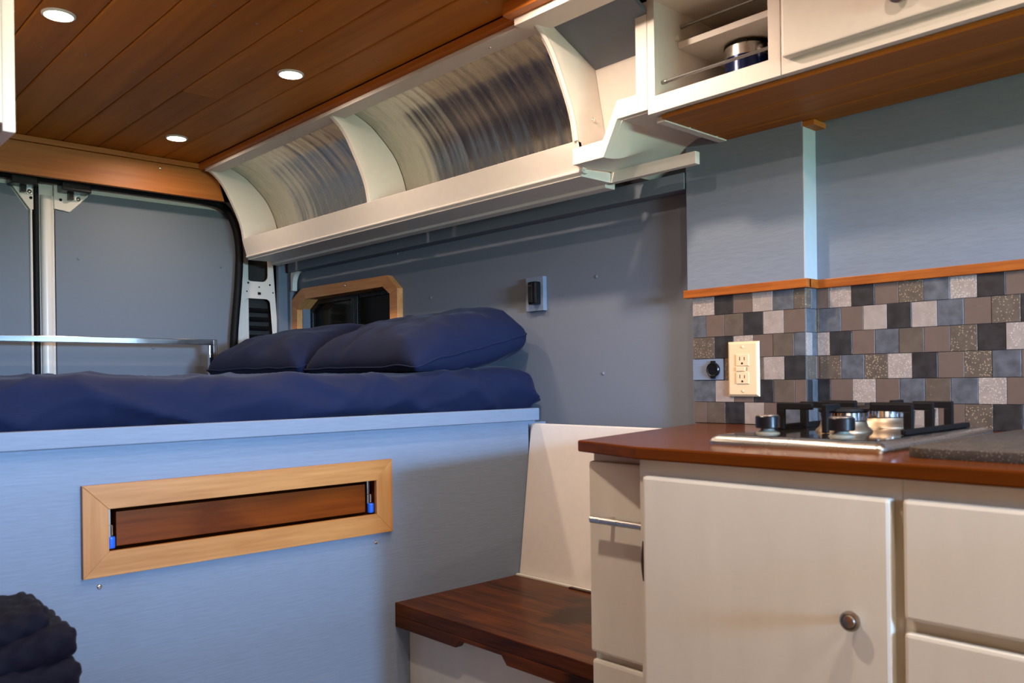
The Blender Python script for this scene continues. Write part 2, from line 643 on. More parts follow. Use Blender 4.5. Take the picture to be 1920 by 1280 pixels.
# curved bracket under the batten end and the two narrow uprights in the rear corner
m = MB()
br = [(3.045, 1.463), (2.985, 1.463)] + [(2.985 + 0.05 * math.sin(math.radians(a)) * 0.9, 1.413 + 0.05 * math.cos(math.radians(a)) - 0.0) for a in range(10, 91, 10)] + [(3.03, 1.39), (3.045, 1.39)]
m.prism(br, 'x', 0.885, 0.905)
m.build('bracket', WHITE, wr, bevel=0.001)
box(0.888, WX, 3.055, 3.085, 0.9, 1.50).build('upright', GREY, wr, bevel=0.002)
box(0.850, 0.889, 3.078, 3.098, 0.9, 1.50).build('upright', GREY, wr, bevel=0.002)

# ---- window
wi = thing('window_1', (WX, 2.7, 0.96), kind='structure')
outer = [(2.333, 1.341), (2.393, 1.389), (2.975, 1.395), (3.078, 1.345), (3.078, 0.95), (2.333, 0.95)]
inner = [(2.379, 1.325), (2.420, 1.352), (2.944, 1.352), (3.010, 1.315), (3.010, 0.995), (2.379, 0.995)]
n_ = len(outer)
for i in range(n_):
    j = (i + 1) % n_
    MB().prism([outer[i], outer[j], inner[j], inner[i]], 'x', WX - 0.022, WX + 0.001).build('frame_board', WINW, wi, bevel=0.0012)
for i in range(n_):
    j = (i + 1) % n_
    a, b = inner[i], inner[j]
    MB().add([(WX, a[0], a[1]), (WX, b[0], b[1]), (WX + 0.045, b[0], b[1]), (WX + 0.045, a[0], a[1])], [(0, 1, 2, 3)]).build('reveal', WINW, wi)
ri = [(2.400, 1.310), (2.43, 1.335), (2.935, 1.335), (2.985, 1.305), (2.985, 1.01), (2.400, 1.01)]
MB().prism([(2.37, 0.985), (3.02, 0.985), (3.02, 1.36), (2.37, 1.36)], 'x', WX + 0.032, WX + 0.046, [ri]).build('rubber_frame', BLACKP, wi, bevel=0.002)
for ya in (2.665, 2.690):
    box(WX + 0.026, WX + 0.044, ya - 0.010, ya + 0.010, 1.0, 1.345).build('slider_rail', BLACKP, wi, bevel=0.003)
box(WX + 0.040, WX + 0.044, 2.39, 2.68, 0.99, 1.35).build('pane', WINGLASS, wi)
box(WX + 0.046, WX + 0.050, 2.67, 3.01, 0.99, 1.35).build('pane', WINGLASS, wi)
screw(wi, (WX - 0.022, 2.66, 1.378), 'x', -1, 0.004)

# ---- rear end: doors, gasket, pillar
YD = 3.10


def rear_door(name, x0, x1, side):
    d = thing(name, ((x0 + x1) / 2, YD, 0.6), kind='structure')
    return d


d1 = rear_door('door_1', 0.008, 0.70, 1)
# inner skin (white vehicle metal) and the grey lining board set into it
box(0.010, 0.74, YD + 0.012, YD + 0.03, 0.6, 1.74).build('door_skin', METALW, d1)
lin_pts = [(0.056, 0.62), (0.668, 0.62), (0.672, 1.27), (0.686, 1.53), (0.686, 1.60), (0.675, 1.645), (0.645, 1.675), (0.60, 1.683), (0.160, 1.683), (0.160, 1.672), (0.100, 1.615), (0.056, 1.615)]
MB().prism(lin_pts, 'y', YD, YD + 0.013).build('lining_panel', GREY, d1, bevel=0.001)
m = MB()
m.tube([(0.030, YD + 0.004, 0.62), (0.030, YD + 0.004, 1.66)], 0.017, 12, ry=0.012)
m.build('door_edge_post', METALW, d1, smooth=True)
m = MB()
m.tube([(0.049, YD + 0.002, 0.62), (0.049, YD + 0.002, 1.66)], 0.0045, 8)
m.build('post_rib', METALW, d1, smooth=True)
MB().prism([(0.052, 1.618), (0.100, 1.612), (0.158, 1.672), (0.158, 1.72), (0.052, 1.72)], 'y', YD - 0.006, YD + 0.004).build('latch_plate', METALW, d1, bevel=0.002)
box(0.062, 0.152, YD - 0.065, YD - 0.004, 1.672, 1.715).build('latch_cover', BLACKP, d1, bevel=0.004)
box(0.092, 0.106, YD - 0.030, YD - 0.004, 1.650, 1.68).build('latch_bolt', BLACKP, d1, bevel=0.002)
box(0.114, 0.131, YD - 0.012, YD - 0.004, 1.652, 1.685).build('latch_bracket', ZINC, d1, bevel=0.001)
screw(d1, (0.125, YD - 0.012, 1.658), 'y', -1, 0.007, NICKEL)
screw(d1, (0.072, YD - 0.0055, 1.650), 'y', -1, 0.005, BLACK)
for x, z in ((0.126, 1.459), (0.623, 1.471), (0.37, 1.16)):
    screw(d1, (x, YD, z), 'y', -1, 0.005, GREY)

d2 = rear_door('door_2', -0.7, -0.012, -1)
box(-0.74, -0.014, YD + 0.012, YD + 0.03, 0.6, 1.74).build('door_skin', METALW, d2)
MB().prism([(-0.70, 0.62), (-0.018, 0.62), (-0.018, 1.60), (-0.028, 1.608), (-0.072, 1.672), (-0.072, 1.683), (-0.70, 1.683)], 'y', YD, YD + 0.013).build('lining_panel', GREY, d2, bevel=0.001)
m = MB()
m.tube([(-0.0165, YD - 0.002, 0.62), (-0.0165, YD - 0.002, 1.66)], 0.004, 8)
m.build('post_rib', METALW, d2, smooth=True)
MB().prism([(-0.070, 1.678), (-0.020, 1.607), (0.000, 1.607), (0.000, 1.72), (-0.070, 1.72)], 'y', YD - 0.006, YD + 0.004).build('latch_plate', METALW, d2, bevel=0.002)
box(-0.085, -0.008, YD - 0.065, YD - 0.004, 1.676, 1.718).build('latch_cover', BLACKP, d2, bevel=0.004)
box(-0.050, -0.035, YD - 0.030, YD - 0.004, 1.658, 1.692).build('latch_bolt', BLACKP, d2, bevel=0.002)
box(-0.030, -0.014, YD - 0.012, YD - 0.004, 1.656, 1.692).build('latch_bracket', ZINC, d2, bevel=0.001)
screw(d2, (-0.022, YD - 0.012, 1.664), 'y', -1, 0.007, NICKEL)
screw(d2, (-0.017, YD - 0.0055, 1.645), 'y', -1, 0.005, BLACK)
screw(d2, (-0.055, YD - 0.0055, 1.682), 'y', -1, 0.006, BLACK)
for x, z in ((-0.16, 1.459), (-0.6, 1.459)):
    screw(d2, (x, YD, z), 'y', -1, 0.005, GREY)

wre = thing('wall_rear', (0, 3.13, 0.5), kind='structure')
box(XL, 1.0, 3.16, 3.20, 0, 1.85).build('outer_skin', VOID, wre)
box(XL, 0.72, 3.03, 3.15, 1.722, 1.80).build('header_metal', BLACK, wre)
# black gap strip between the doors
m = MB()
m.tube([(-0.002, YD - 0.001, 0.62), (-0.002, YD - 0.001, 1.72)], 0.0095, 10)
m.build('centre_gasket', BLACK, wre, smooth=True)
gk = spline([(-0.9, 1.706), (-0.3, 1.707), (0.074, 1.708), (0.387, 1.708), (0.555, 1.705), (0.625, 1.688), (0.664, 1.630), (0.681, 1.54), (0.676, 1.41), (0.662, 1.268), (0.653, 1.147), (0.648, 0.9)], 6)
m = MB()
m.tube([(x, 3.062, z) for x, z in gk], 0.0145, 10)
m.build('door_gasket', BLACK, wre, smooth=True)
# white pillar with two pressed openings
pil = [(0.684, 0.6), (0.853, 0.6), (0.853, 1.25), (0.83, 1.62), (0.70, 1.72), (0.708, 1.5), (0.692, 1.25)]
h1 = rrect(0.722, 0.816, 1.425, 1.56, 0.026)
h2 = [(0.836, 0.75), (0.836, 1.19)] + [(0.804 + 0.022 * math.cos(math.radians(a)), 1.338 + 0.022 * math.sin(math.radians(a))) for a in range(0, 91, 15)] + [(0.736 + 0.022 * math.cos(math.radians(a)), 1.338 + 0.022 * math.sin(math.radians(a))) for a in range(90, 181, 15)] + [(0.707, 1.19), (0.707, 0.75)]
MB().prism(pil, 'y', 3.098, 3.104, [h1, h2]).build('pillar_metal', METALW, wre, bevel=0.0008)
m = MB()
m.tube([(x, 3.098, z) for x, z in [(h2[i][0], h2[i][1]) for i in range(1, len(h2) - 1)]], 0.0022, 8)
m.build('opening_rim', METALW, wre, smooth=True)
box(0.70, 0.85, 3.135, 3.14, 0.7, 1.62).build('cavity_back', VOID, wre)
for k in range(6):
    z = 1.315 - k * 0.035
    MB().tube([(0.725, 3.125, z), (0.828, 3.125, z)], 0.009, 8).build('louvre', BLACKP, wre, smooth=True)
for x, z, r in ((0.733, 1.418, 0.004), (0.823, 1.415, 0.004), (0.778, 1.404, 0.003), (0.727, 1.385, 0.003), (0.836, 1.385, 0.003)):
    screw(wre, (x, 3.098, z), 'y', -1, r, BLACK, 'clip_hole')
box(0.772, 0.784, 3.096, 3.099, 1.374, 1.384).build('clip_hole', BLACK, wre)

# ---- left side and front of the van (outside the picture)
wro = tag(box(1.0, 1.04, -2.25, 3.2, 0, 1.85).build('wall_outer', VOID), kind='structure')
wlft = tag(box(XL - 0.05, XL, -2.25, 3.2, 0, 1.85).build('wall_left', UNDERW), kind='structure')
wf = thing('wall_front', (0, -2.2, 0), kind='structure')
MB().prism([(XL, 0), (1.0, 0), (1.0, 1.85), (XL, 1.85)], 'y', -2.25, -2.2, [[(-0.62, 1.12), (0.32, 1.12), (0.32, 1.50), (-0.62, 1.50)]]).build('panel', VOID, wf)

for sx_, lb in ((-0.22, 'unseen seat shape added to block low daylight, aisle left'), (0.46, 'unseen seat shape added to block low daylight, kitchen side')):  # unseen seats, added to shade the lower bed panel from windscreen daylight
    st = thing('daylight_block_seat', (sx_, -1.45, 0), lb, 'seat', 'added seats blocking daylight')
    box(sx_ - 0.24, sx_ + 0.24, -1.75, -1.25, 0.32, 0.50).build('cushion', SEATM, st, bevel=0.05, seg=4, smooth=True)
    MB().prism([(-1.30, 0.50), (-1.18, 0.50), (-1.05, 1.19), (-1.15, 1.21)], 'x', sx_ - 0.28, sx_ + 0.28).build('backrest', SEATM, st, bevel=0.035, seg=4, smooth=True)
    box(sx_ - 0.13, sx_ + 0.13, -1.15, -1.05, 1.22, 1.30).build('headrest', SEATM, st, bevel=0.03, seg=4, smooth=True)
    MB().tube([(sx_, -1.11, 1.17), (sx_, -1.11, 1.24)], 0.012, 10).build('headrest_stem', BLACKP, st, smooth=True)
    box(sx_ - 0.17, sx_ + 0.17, -1.70, -1.30, 0.0, 0.32).build('pedestal', VOID, st, bevel=0.01)

box(XL, 1.0, -1.45, -1.15, 1.37, 1.82).build('overcab_daylight_block', VOID, wf)  # unseen block, added to limit windscreen daylight on the upper interior

# ---- kitchen wall: bumped-out section, recessed section, tiles
KX, KX2, KJ, KL = 0.880, 0.925, 0.868, 1.150
zt1_ = 1.2285
wk = thing('wall_kitchen', (KX, 0.8, 0), kind='structure')
MB().prism([(KX + 0.004, KL), (KX + 0.004, KJ + 0.004), (KX2 + 0.004, KJ + 0.004), (KX2 + 0.004, -2.2), (1.0, -2.2), (1.0, KL)], 'z', 0.0, 1.2).build('backing_board', GREYK, wk)
MB().prism([(KX - 0.006, KL + 0.006), (KX - 0.006, KJ), (KX2, KJ), (KX2, -2.2), (1.0, -2.2), (1.0, KL + 0.006)], 'z', 1.2185, 1.572).build('painted_board', GREYK, wk, bevel=0.0012)
box(KX - 0.004, KX2 + 0.002, KJ - 0.026, KJ + 0.002, 1.540, 1.551).build('filler_block', HONEYX, wk, bevel=0.001)
box(KX - 0.0062, KX2, KJ - 0.003, KJ, zt1_ - 0.002, 1.541).build('corner_trim', PALE, wk, bevel=0.0008)
# wooden cap strip above the tiles
zt0, zt1 = 1.210, 1.2285
for nm, b in (('cap_strip', (KX - 0.014, KX + 0.004, KJ - 0.0105, KL + 0.012)), ('cap_strip', (KX - 0.0035, KX2 - 0.010, KJ - 0.0105, KJ + 0.004)), ('cap_strip', (KX2 - 0.010, KX2 + 0.004, -1.0, KJ - 0.0005))):
    box(b[0], b[1], b[2], b[3], zt0, zt1).build(nm, TRIMW, wk, bevel=0.0015)

TM = {'L': T_LIGHT, 'D': T_DARK, 'S': T_SLATE, 'B': T_BROWN, 'G': T_GOLD}
zr = [1.2165, 1.168, 1.119, 1.0705, 1.0215, 0.973, 0.9255]
_tile = {}


def tile(kind, plane, u0, u1, z0, z1):
    """one stone tile; plane: 'left' and 'right' face the aisle, 'jog' faces the front of the van"""
    g = 0.0005
    wdt, hgt = round(u1 - u0 - 2 * g, 4), round(z1 - z0 - 2 * g, 4)
    if wdt < 0.002:
        return
    th = 0.005 + random.choice((0, 0.0004, 0.0008))
    key = (kind, plane == 'jog', wdt, hgt, th)
    if key not in _tile:
        m = MB()
        if plane == 'jog':
            m.box(-wdt / 2, wdt / 2, -th, 0, -hgt / 2, hgt / 2)
        else:
            m.box(-th, 0, -wdt / 2, wdt / 2, -hgt / 2, hgt / 2)
        me = m.mesh('tile', Vector(), 0.0003, seg=1)
        me.materials.append(TM[kind])
        _tile[key] = me
    o = bpy.data.objects.new('tile', _tile[key])
    COL.objects.link(o)
    o.parent = wk
    c, zc = (u0 + u1) / 2, (z0 + z1) / 2
    loc = {'left': (KX + 0.004, c, zc), 'right': (KX2 + 0.004, c, zc), 'jog': (c, KJ + 0.004, zc)}[plane]
    o.location = Vector(loc) - wloc(wk)


def run(plane, bounds, kinds, row):
    for (a, b), k in zip(zip(bounds[:-1], bounds[1:]), kinds):
        tile(k, plane, min(a, b), max(a, b), zr[row + 1], zr[row])


PL, PR = 0.0483, 0.0470
YL0 = 1.146
oddL = [YL0, 1.0875] + [1.0875 - PL * k for k in range(1, 5)] + [KJ]
evenL = [YL0, 1.1105] + [1.1105 - PL * k for k in range(1, 5)] + [KJ]
left_rows = ['LDBLSG', 'SBGDLB', 'GDLBGS', 'SSGGLD', 'SLBDGB', 'BGDLBS']
for r in range(6):
    bnd = oddL if r % 2 == 0 else evenL
    ks = left_rows[r]
    if r == 3:
        # the tile beside the socket is missing: a painted block sits there
        run('left', bnd[2:], ks[2:], r)
    else:
        run('left', bnd, ks, r)
jog_rows = ['GS', 'SG', 'LS', 'GB', 'DS', 'SS']
for r in range(6):
    c = KX + (0.022 if r % 2 == 0 else 0.038)
    run('jog', [KX - 0.001, c, KX2], jog_rows[r], r)
right_rows = ['BLDBGSLDBGSLDBGSLDBG', 'GSBLDLSBGDLSBGDLSBGD', 'LDBSGBGDLSBDGLSBDGLS', 'BGSGLDBGSBLGDSBGLDSB', 'DBLBSGSLBDGSLBDGSLBD', 'SLGDSLBGDSLBGDBLSGDB']
for r in range(6):
    first = 0.839 if r % 2 == 0 else 0.862
    bnd = [KJ - 0.001] + [first - PR * k for k in range(0, 20)]
    if r % 2 == 1:
        bnd = [KJ - 0.001, first] + [first - PR * (k + 1) + 0.0 for k in range(0, 19)]
    run('right', bnd, right_rows[r], r)

# ================================================================ CEILING LIGHTS
led_spots = [(-0.225, 1.972), (0.316, 1.970), (0.315, 2.719), (0.316, 1.16), (-0.225, 0.80), (0.05, 0.20), (0.05, -0.6)]
led_labels = ['lit recessed ceiling light nearest the white cabinet at the left edge',
              'lit recessed ceiling light closest to the curved metal-backed shelf',
              'lit recessed ceiling light nearest the rear doors and honey header board',
              'recessed ceiling light above the dark wooden bench',
              'recessed ceiling light over the aisle left of the dark bench',
              'recessed ceiling light over the aisle before the cooktop',
              'recessed ceiling light at the front of the aisle']
lens_me = rim_me = None
for (x, y), lb in zip(led_spots, led_labels):
    t = thing('recessed_light', (x, y, ZC), lb, 'ceiling light', 'recessed ceiling lights')
    if lens_me is None:
        rim_me = MB().lathe([(0.0335, 0.0), (0.0335, -0.0025), (0.031, -0.0045), (0.0285, -0.0045), (0.0285, 0.0)], (0, 0, 0), 'z', 32).mesh('rim', Vector(), 0, True)
        rim_me.materials.append(WHITE)
        lens_me = MB().lathe([(0.0284, -0.0002), (0.0284, -0.0040), (0.020, -0.0052), (0.008, -0.0056)], (0, 0, 0), 'z', 32).mesh('lens', Vector(), 0, True)
        lens_me.materials.append(LEDM)
    for nm, me in (('rim', rim_me), ('lens', lens_me)):
        o = bpy.data.objects.new(nm, me)
        COL.objects.link(o)
        o.parent = t
    ld = bpy.data.lights.new('lamp', 'AREA')
    ld.shape = 'DISK'
    ld.size = 0.054
    ld.energy = LED_REAR if y > 1.5 else LED_FRONT
    ld.color = (1.0, 0.77, 0.60)
    ld.spread = math.radians(172)
    lo = bpy.data.objects.new('lamp', ld)
    COL.objects.link(lo)
    lo.parent = t
    lo.location = (0, 0, -0.008)

# ================================================================ OVERHEAD SHELF WITH CURVED METAL BACK
sh = thing('overhead_shelf', (0.66, 2.1, 1.48), 'long white overhead shelf with curved brushed metal back above the bed', 'shelf')
Y0, Y1, YM = 1.275, 2.945, 2.112
front = spline([(0.503, 1.792), (0.538, 1.768), (0.566, 1.736), (0.596, 1.682), (0.618, 1.636), (0.631, 1.600), (0.639, 1.557)], 5)
back = spline([(0.585, 1.806), (0.625, 1.790), (0.662, 1.767), (0.723, 1.709), (0.755, 1.653), (0.770, 1.605), (0.782, 1.555), (0.788, 1.510)], 6)
poly = front + [(0.652, 1.509), (0.764, 1.509), (0.764, 1.575)] + [(x, z) for x, z in reversed(back) if z > 1.58]
for ya, yb in ((Y1 - 0.016, Y1), (YM - 0.008, YM + 0.008), (Y0, Y0 + 0.016)):
    MB().prism(poly, 'y', ya, yb).build('divider', WHITE, sh, bevel=0.0012)
# rounded nosing on the divider nearest the kitchen
m = MB()
m.tube([(x - 0.001, Y0 + 0.004, z) for x, z in front], 0.0055, 8)
m.build('nosing', WHITE, sh, smooth=True)
# metal back: two sheets with slight ripples along their length
for ya, yb in ((YM + 0.008, Y1 - 0.016), (Y0 + 0.016, YM - 0.008)):
    ny = int((yb - ya) / 0.0035)
    v, f = [], []
    nb = len(back)
    for j in range(ny + 1):
        y = ya + (yb - ya) * j / ny
        for i, (x, z) in enumerate(back):
            q = i / (nb - 1)
            w_ = 0.0012 * noise.noise((y * 14, 3.3, q * 0.4)) + 0.0022 * noise.noise((y * 30, 9.1, q * 0.4)) + 0.0005 * noise.noise((y * 80, 1.1, q))
            dx, dz = back[min(i + 1, nb - 1)][0] - back[max(i - 1, 0)][0], back[min(i + 1, nb - 1)][1] - back[max(i - 1, 0)][1]
            L = math.hypot(dx, dz)
            v.append((x - dz / L * w_ + 0.001, y, z + dx / L * w_))
    for j in range(ny):
        for i in range(nb - 1):
            a = j * nb + i
            f.append((a, a + 1, a + nb + 1, a + nb))
    MB().add(v, f).build('metal_back', ALU, sh, smooth=True)
MB().prism([(0.637, 1.557), (0.650, 1.557), (0.670, 1.488), (0.657, 1.488)], 'y', Y0, Y1).build('front_lip', WHITE, sh, bevel=0.0015)
m = MB()
m.tube([(0.6555, Y0, 1.4935), (0.6555, Y1, 1.4935)], 0.0035, 8)
m.build('lip_bead', WHITE, sh, smooth=True)
box(0.660, 0.764, Y0 + 0.010, Y1, 1.483, 1.509).build('bottom_panel', WHITE, sh, bevel=0.001)
box(0.7645, 0.800, Y0 + 0.030, Y1 + 0.03, 1.476, 1.500).build('rear_moulding', WHITE, sh, bevel=0.003)
MB().prism([(0.503, 1.7845), (0.503, 1.7955), (0.556, 1.7955), (0.556, 1.7845)], 'y', Y0 - 0.002, Y1).build('top_rail', WHITE, sh, bevel=0.001)
for ys in (2.70, 2.36, 1.44):
    screw(sh, (0.53, ys, 1.7845), 'z', -1, 0.004)

# ================================================================ KITCHEN CORNER CUBBY
cu = thing('corner_cubby', (0.70, 1.16, 1.48), 'open white corner cubby with stepped front between curved shelf and upper cabinet', 'shelf')
fpoly = [(1.274, 1.535), (1.186, 1.536), (1.145, 1.610), (1.095, 1.608), (1.095, 1.79), (1.066, 1.79), (1.066, 1.571), (1.146, 1.571), (1.185, 1.499), (1.274, 1.499)]
MB().prism(fpoly, 'x', 0.620, 0.636).build('face_frame', WHITE, cu, bevel=0.001)
# sloping roof lining, back and floor of the cubby
MB().prism([(0.560, 1.792), (0.700, 1.727), (0.706, 1.736), (0.566, 1.801)], 'y', 1.066, Y0 - 0.001).build('roof_lining', GREY, cu)
MB().prism([(0.700, 1.727), (0.735, 1.573), (0.745, 1.575), (0.710, 1.735)], 'y', 1.066, Y0 - 0.001).build('back_panel', WHITE, cu)
# moulded underside: follows the stepped front, then eases to an even slope towards the wall
m = MB()
ny_, nx_ = 40, 16
v, f = [], []
for i in range(ny_ + 1):
    y = 1.274 + (1.066 - 1.274) * i / ny_
    zf = 1.500 if y > 1.185 else (1.571 if y < 1.146 else 1.500 + 0.071 * (1.185 - y) / 0.039)
    zb = 1.507 + (1.571 - 1.507) * min(1, max(0, (1.274 - y) / 0.15))
    for k in range(nx_ + 1):
        t = k / nx_
        e = min(1, t * 1.6)
        e = e * e * (3 - 2 * e)
        v.append((0.636 + (0.915 - 0.636) * t, y, zf + (zb - zf) * e))
for i in range(ny_):
    for k in range(nx_):
        a = i * (nx_ + 1) + k
        f.append((a, a + 1, a + nx_ + 2, a + nx_ + 1))
m.add(v, f)
m.build('underside', WHITE, cu, smooth=True)
box(0.760, 0.776, 1.050, 1.284, 1.4825, 1.509).build('rear_fascia', WHITE, cu, bevel=0.001)
box(0.650, 0.873, 1.0455, 1.0655, 1.549, 1.5595).build('joint_strip', WHITE, cu, bevel=0.001)
MB().prism([(0.478, 1.7925), (0.478, 1.777), (0.486, 1.7765), (0.560, 1.7845), (0.560, 1.7925)], 'y', 1.067, 1.305).build('top_rail', WHITE, cu, bevel=0.001)
screw(cu, (0.691, Y0 - 0.0005, 1.613), 'y', -1, 0.005)

# ================================================================ UPPER CABINETS
ZB = 1.560
ZU = 1.7925
uc = thing('open_upper_cabinet', (0.77, 0.92, ZB), 'white open-fronted upper cabinet with steel retaining rods and navy canisters', 'cabinet')
ya, yb = 0.771, 1.065
MB().prism([(ya, ZB), (yb, ZB), (yb, ZU), (ya, ZU)], 'x', 0.620, 0.636, [[(0.795, 1.594), (1.047, 1.594), (1.047, 1.785), (0.795, 1.785)]]).build('face_frame', WHITE, uc, bevel=0.0008)
box(0.636, 0.915, 1.048, yb, ZB + 0.002, ZU).build('side_panel', WHITE, uc)
box(0.636, 0.915, ya, ya + 0.014, ZB + 0.002, ZU).build('side_panel', WHITE, uc)
box(0.905, 0.915, ya + 0.014, 1.048, ZB + 0.002, ZU).build('back_panel', WHITE, uc)
box(0.636, 0.905, ya + 0.014, 1.048, 1.576, 1.586).build('floor_panel', WHITE, uc)
box(0.636, 0.905, ya + 0.014, 1.048, 1.786, 1.7925).build('top_panel', WHITE, uc)
box(0.700, 0.904, ya + 0.015, 1.047, 1.709, 1.722).build('shelf_board', WHITE, uc, bevel=0.001)
m = MB()
m.tube([(0.712, 1.046, 1.757), (0.712, ya + 0.015, 1.757)], 0.0032, 8)
m.build('retaining_rod', RODM, uc, smooth=True)
m = MB()
m.tube([(0.645, 1.046, 1.626), (0.645, ya + 0.015, 1.626)], 0.0032, 8)
m.build('retaining_rod', RODM, uc, smooth=True)
for p in ((0.712, 1.757), (0.645, 1.626)):
    m = MB()
    m.tube([(p[0], 1.0475, p[1]), (p[0], 1.035, p[1])], 0.0042, 10)
    m.build('rod_socket', RODM, uc, smooth=True)
box(0.688, 0.694, 1.038, 1.048, 1.722, 1.732).build('shelf_pin', WHITE, uc, bevel=0.001)

for i, (x, y, lb) in enumerate(((0.790, 0.940, 'navy canister with steel rim, fully in view in the open upper cabinet'), (0.790, 0.838, 'navy canister half hidden behind the cabinet stile at right'))):
    t = thing('canister', (x, y, 1.586), lb, 'canister', 'navy canisters in the upper cabinet')
    MB().lathe([(0.0445, 0.0005), (0.0455, 0.003), (0.0455, 0.062), (0.0455, 0.0905)], (x, y, 1.586), 'z', 36).build('body', NAVYCAN, t, smooth=True)
    MB().lathe([(0.0462, 0.0905), (0.0462, 0.1125), (0.044, 0.1132)], (x, y, 1.586), 'z', 36).build('steel_band', STEEL, t, smooth=True)
    MB().lathe([(0.0462, 0.1128), (0.0475, 0.1140), (0.0475, 0.1180), (0.042, 0.1195)], (x, y, 1.586), 'z', 36).build('lid', BLACKP, t, smooth=True)

ud = thing('upper_door_cabinet', (0.77, 0.3, ZB), 'white upper cabinet with closed overlay door and round knob', 'cabinet')
MB().prism([(-0.05, ZB), (0.7695, ZB), (0.7695, ZU), (-0.05, ZU)], 'x', 0.620, 0.636).build('face_frame', WHITE, ud, bevel=0.0008)
box(0.636, 0.915, -0.05, 0.7695, ZB + 0.002, ZU).build('carcass', WHITE, ud)
dr = box(0.600, 0.6195, 0.06, 0.757, 1.583, 1.80).build('door', WHITE, ud, bevel=0.003)
kx, ky, kz = 0.600, 0.548, 1.618
MB().lathe([(0.007, 0.0), (0.006, -0.010), (0.015, -0.016), (0.016, -0.022), (0.010, -0.027), (0.004, -0.028)], (kx, ky, kz), 'x', 24).build('knob', NICKEL, dr, smooth=True)

und = thing('cabinet_soffit', (0.78, 0.4, 1.545), 'brown wooden plank soffit under the white upper cabinets', 'soffit')
xs = [0.6365, 0.735, 0.834, 0.915]
for i in range(3):
    MB().prism([(xs[i] + 0.0009, 1.5595), (xs[i] + 0.0009, 1.5555), (xs[i] + 0.004, 1.5515), (xs[i + 1] - 0.004, 1.5515), (xs[i + 1] - 0.0009, 1.5555), (xs[i + 1] - 0.0009, 1.5595)], 'y', -0.05, 1.045).build('plank', UNDERW, und)

# ================================================================ BASE CABINETS AND COUNTER
CF = 0.285
ZCB, ZCT = 0.9055, 0.925
ctr = MB()
ctr.prism([(0.262, -0.45), (0.874, -0.45), (0.9285, -0.45), (0.9235, 0.862), (0.8785, 0.866), (0.8785, 1.130), (0.312, 0.985), (0.262, 0.818)], 'z', ZCB, ZCT)
co = ctr.build('countertop', COUNTER, bevel=0.003, origin=(0.59, 0.3, ZCB))
tag(co, 'glossy reddish-brown wooden countertop with a chamfered rear corner', 'countertop')


def slab(x, y0, y1, z0, z1, parent, name, th=0.018, mat=CREAM, bev=0.005):
    return box(x - th, x - 0.0005, y0, y1, z0, z1).build(name, mat, parent, bevel=bev)


bc = thing('door_base_cabinet', (0.6, 0.63, 0), 'cream base cabinet with one large overlay door beneath the cooktop', 'cabinet')
box(CF, CF + 0.02, 0.430, 0.830, 0.0, ZCB - 0.0005).build('face_frame', CREAM, bc, bevel=0.001)
box(CF + 0.02, 0.874, 0.432, 0.828, 0.0, ZCB - 0.001).build('carcass', CREAM, bc)
dd = slab(CF, 0.438, 0.812, 0.11, 0.881, bc, 'door')
MB().lathe([(0.006, 0.0), (0.0055, -0.007), (0.0105, -0.010), (0.0125, -0.013), (0.0122, -0.0165), (0.0095, -0.0180), (0.0088, -0.0168), (0.0075, -0.0195), (0.003, -0.021)], (CF - 0.018, 0.482, 0.729), 'x', 28).build('knob', NICKEL, dd, smooth=True)
m = MB()
m.tube([(CF - 0.010, 0.8145, 0.720), (CF - 0.012, 0.8150, 0.735), (CF - 0.013, 0.8155, 0.75), (CF - 0.012, 0.8150, 0.765), (CF - 0.010, 0.8145, 0.780)], 0.0035, 8)
m.build('hinge', DARKBR, dd, smooth=True)

bd = thing('drawer_base_cabinet', (0.6, 0.2, 0), 'cream base cabinet with stacked drawers at the right edge', 'cabinet')
box(CF, CF + 0.02, -0.40, 0.4295, 0.0, ZCB - 0.0005).build('face_frame', CREAM, bd, bevel=0.001)
box(CF + 0.02, 0.874, -0.40, 0.4275, 0.0, ZCB - 0.001).build('carcass', CREAM, bd)
for z0, z1 in ((0.739, 0.882), (0.50, 0.7245), (0.25, 0.485)):
    slab(CF, 0.03, 0.4235, z0, z1, bd, 'drawer_front')

nb_ = thing('narrow_drawer_cabinet', (0.6, 0.9, 0), 'narrow cream drawer cabinet with a steel bar handle at the counter corner', 'cabinet')
NX = 0.338
box(NX, NX + 0.02, 0.8305, 0.972, 0.0, ZCB - 0.0005).build('face_frame', CREAM, nb_, bevel=0.001)
box(NX + 0.02, 0.868, 0.8305, 0.972, 0, ZCB - 0.001).build('carcass', CREAM, nb_)
d_ = slab(NX, 0.8315, 0.970, 0.567, 0.890, nb_, 'drawer_front', th=0.016)
slab(NX, 0.8315, 0.967, 0.30, 0.555, nb_, 'drawer_front', th=0.016)
m = MB()
hx = NX - 0.016 - 0.026
m.tube([(hx, 0.942, 0.797), (hx, 0.832, 0.797)], 0.0058, 16)
for yy in (0.915, 0.850):
    m.tube([(NX - 0.016, yy, 0.797), (hx, yy, 0.797)], 0.0042, 10)
m.build('bar_handle', STEEL, d_, smooth=True)

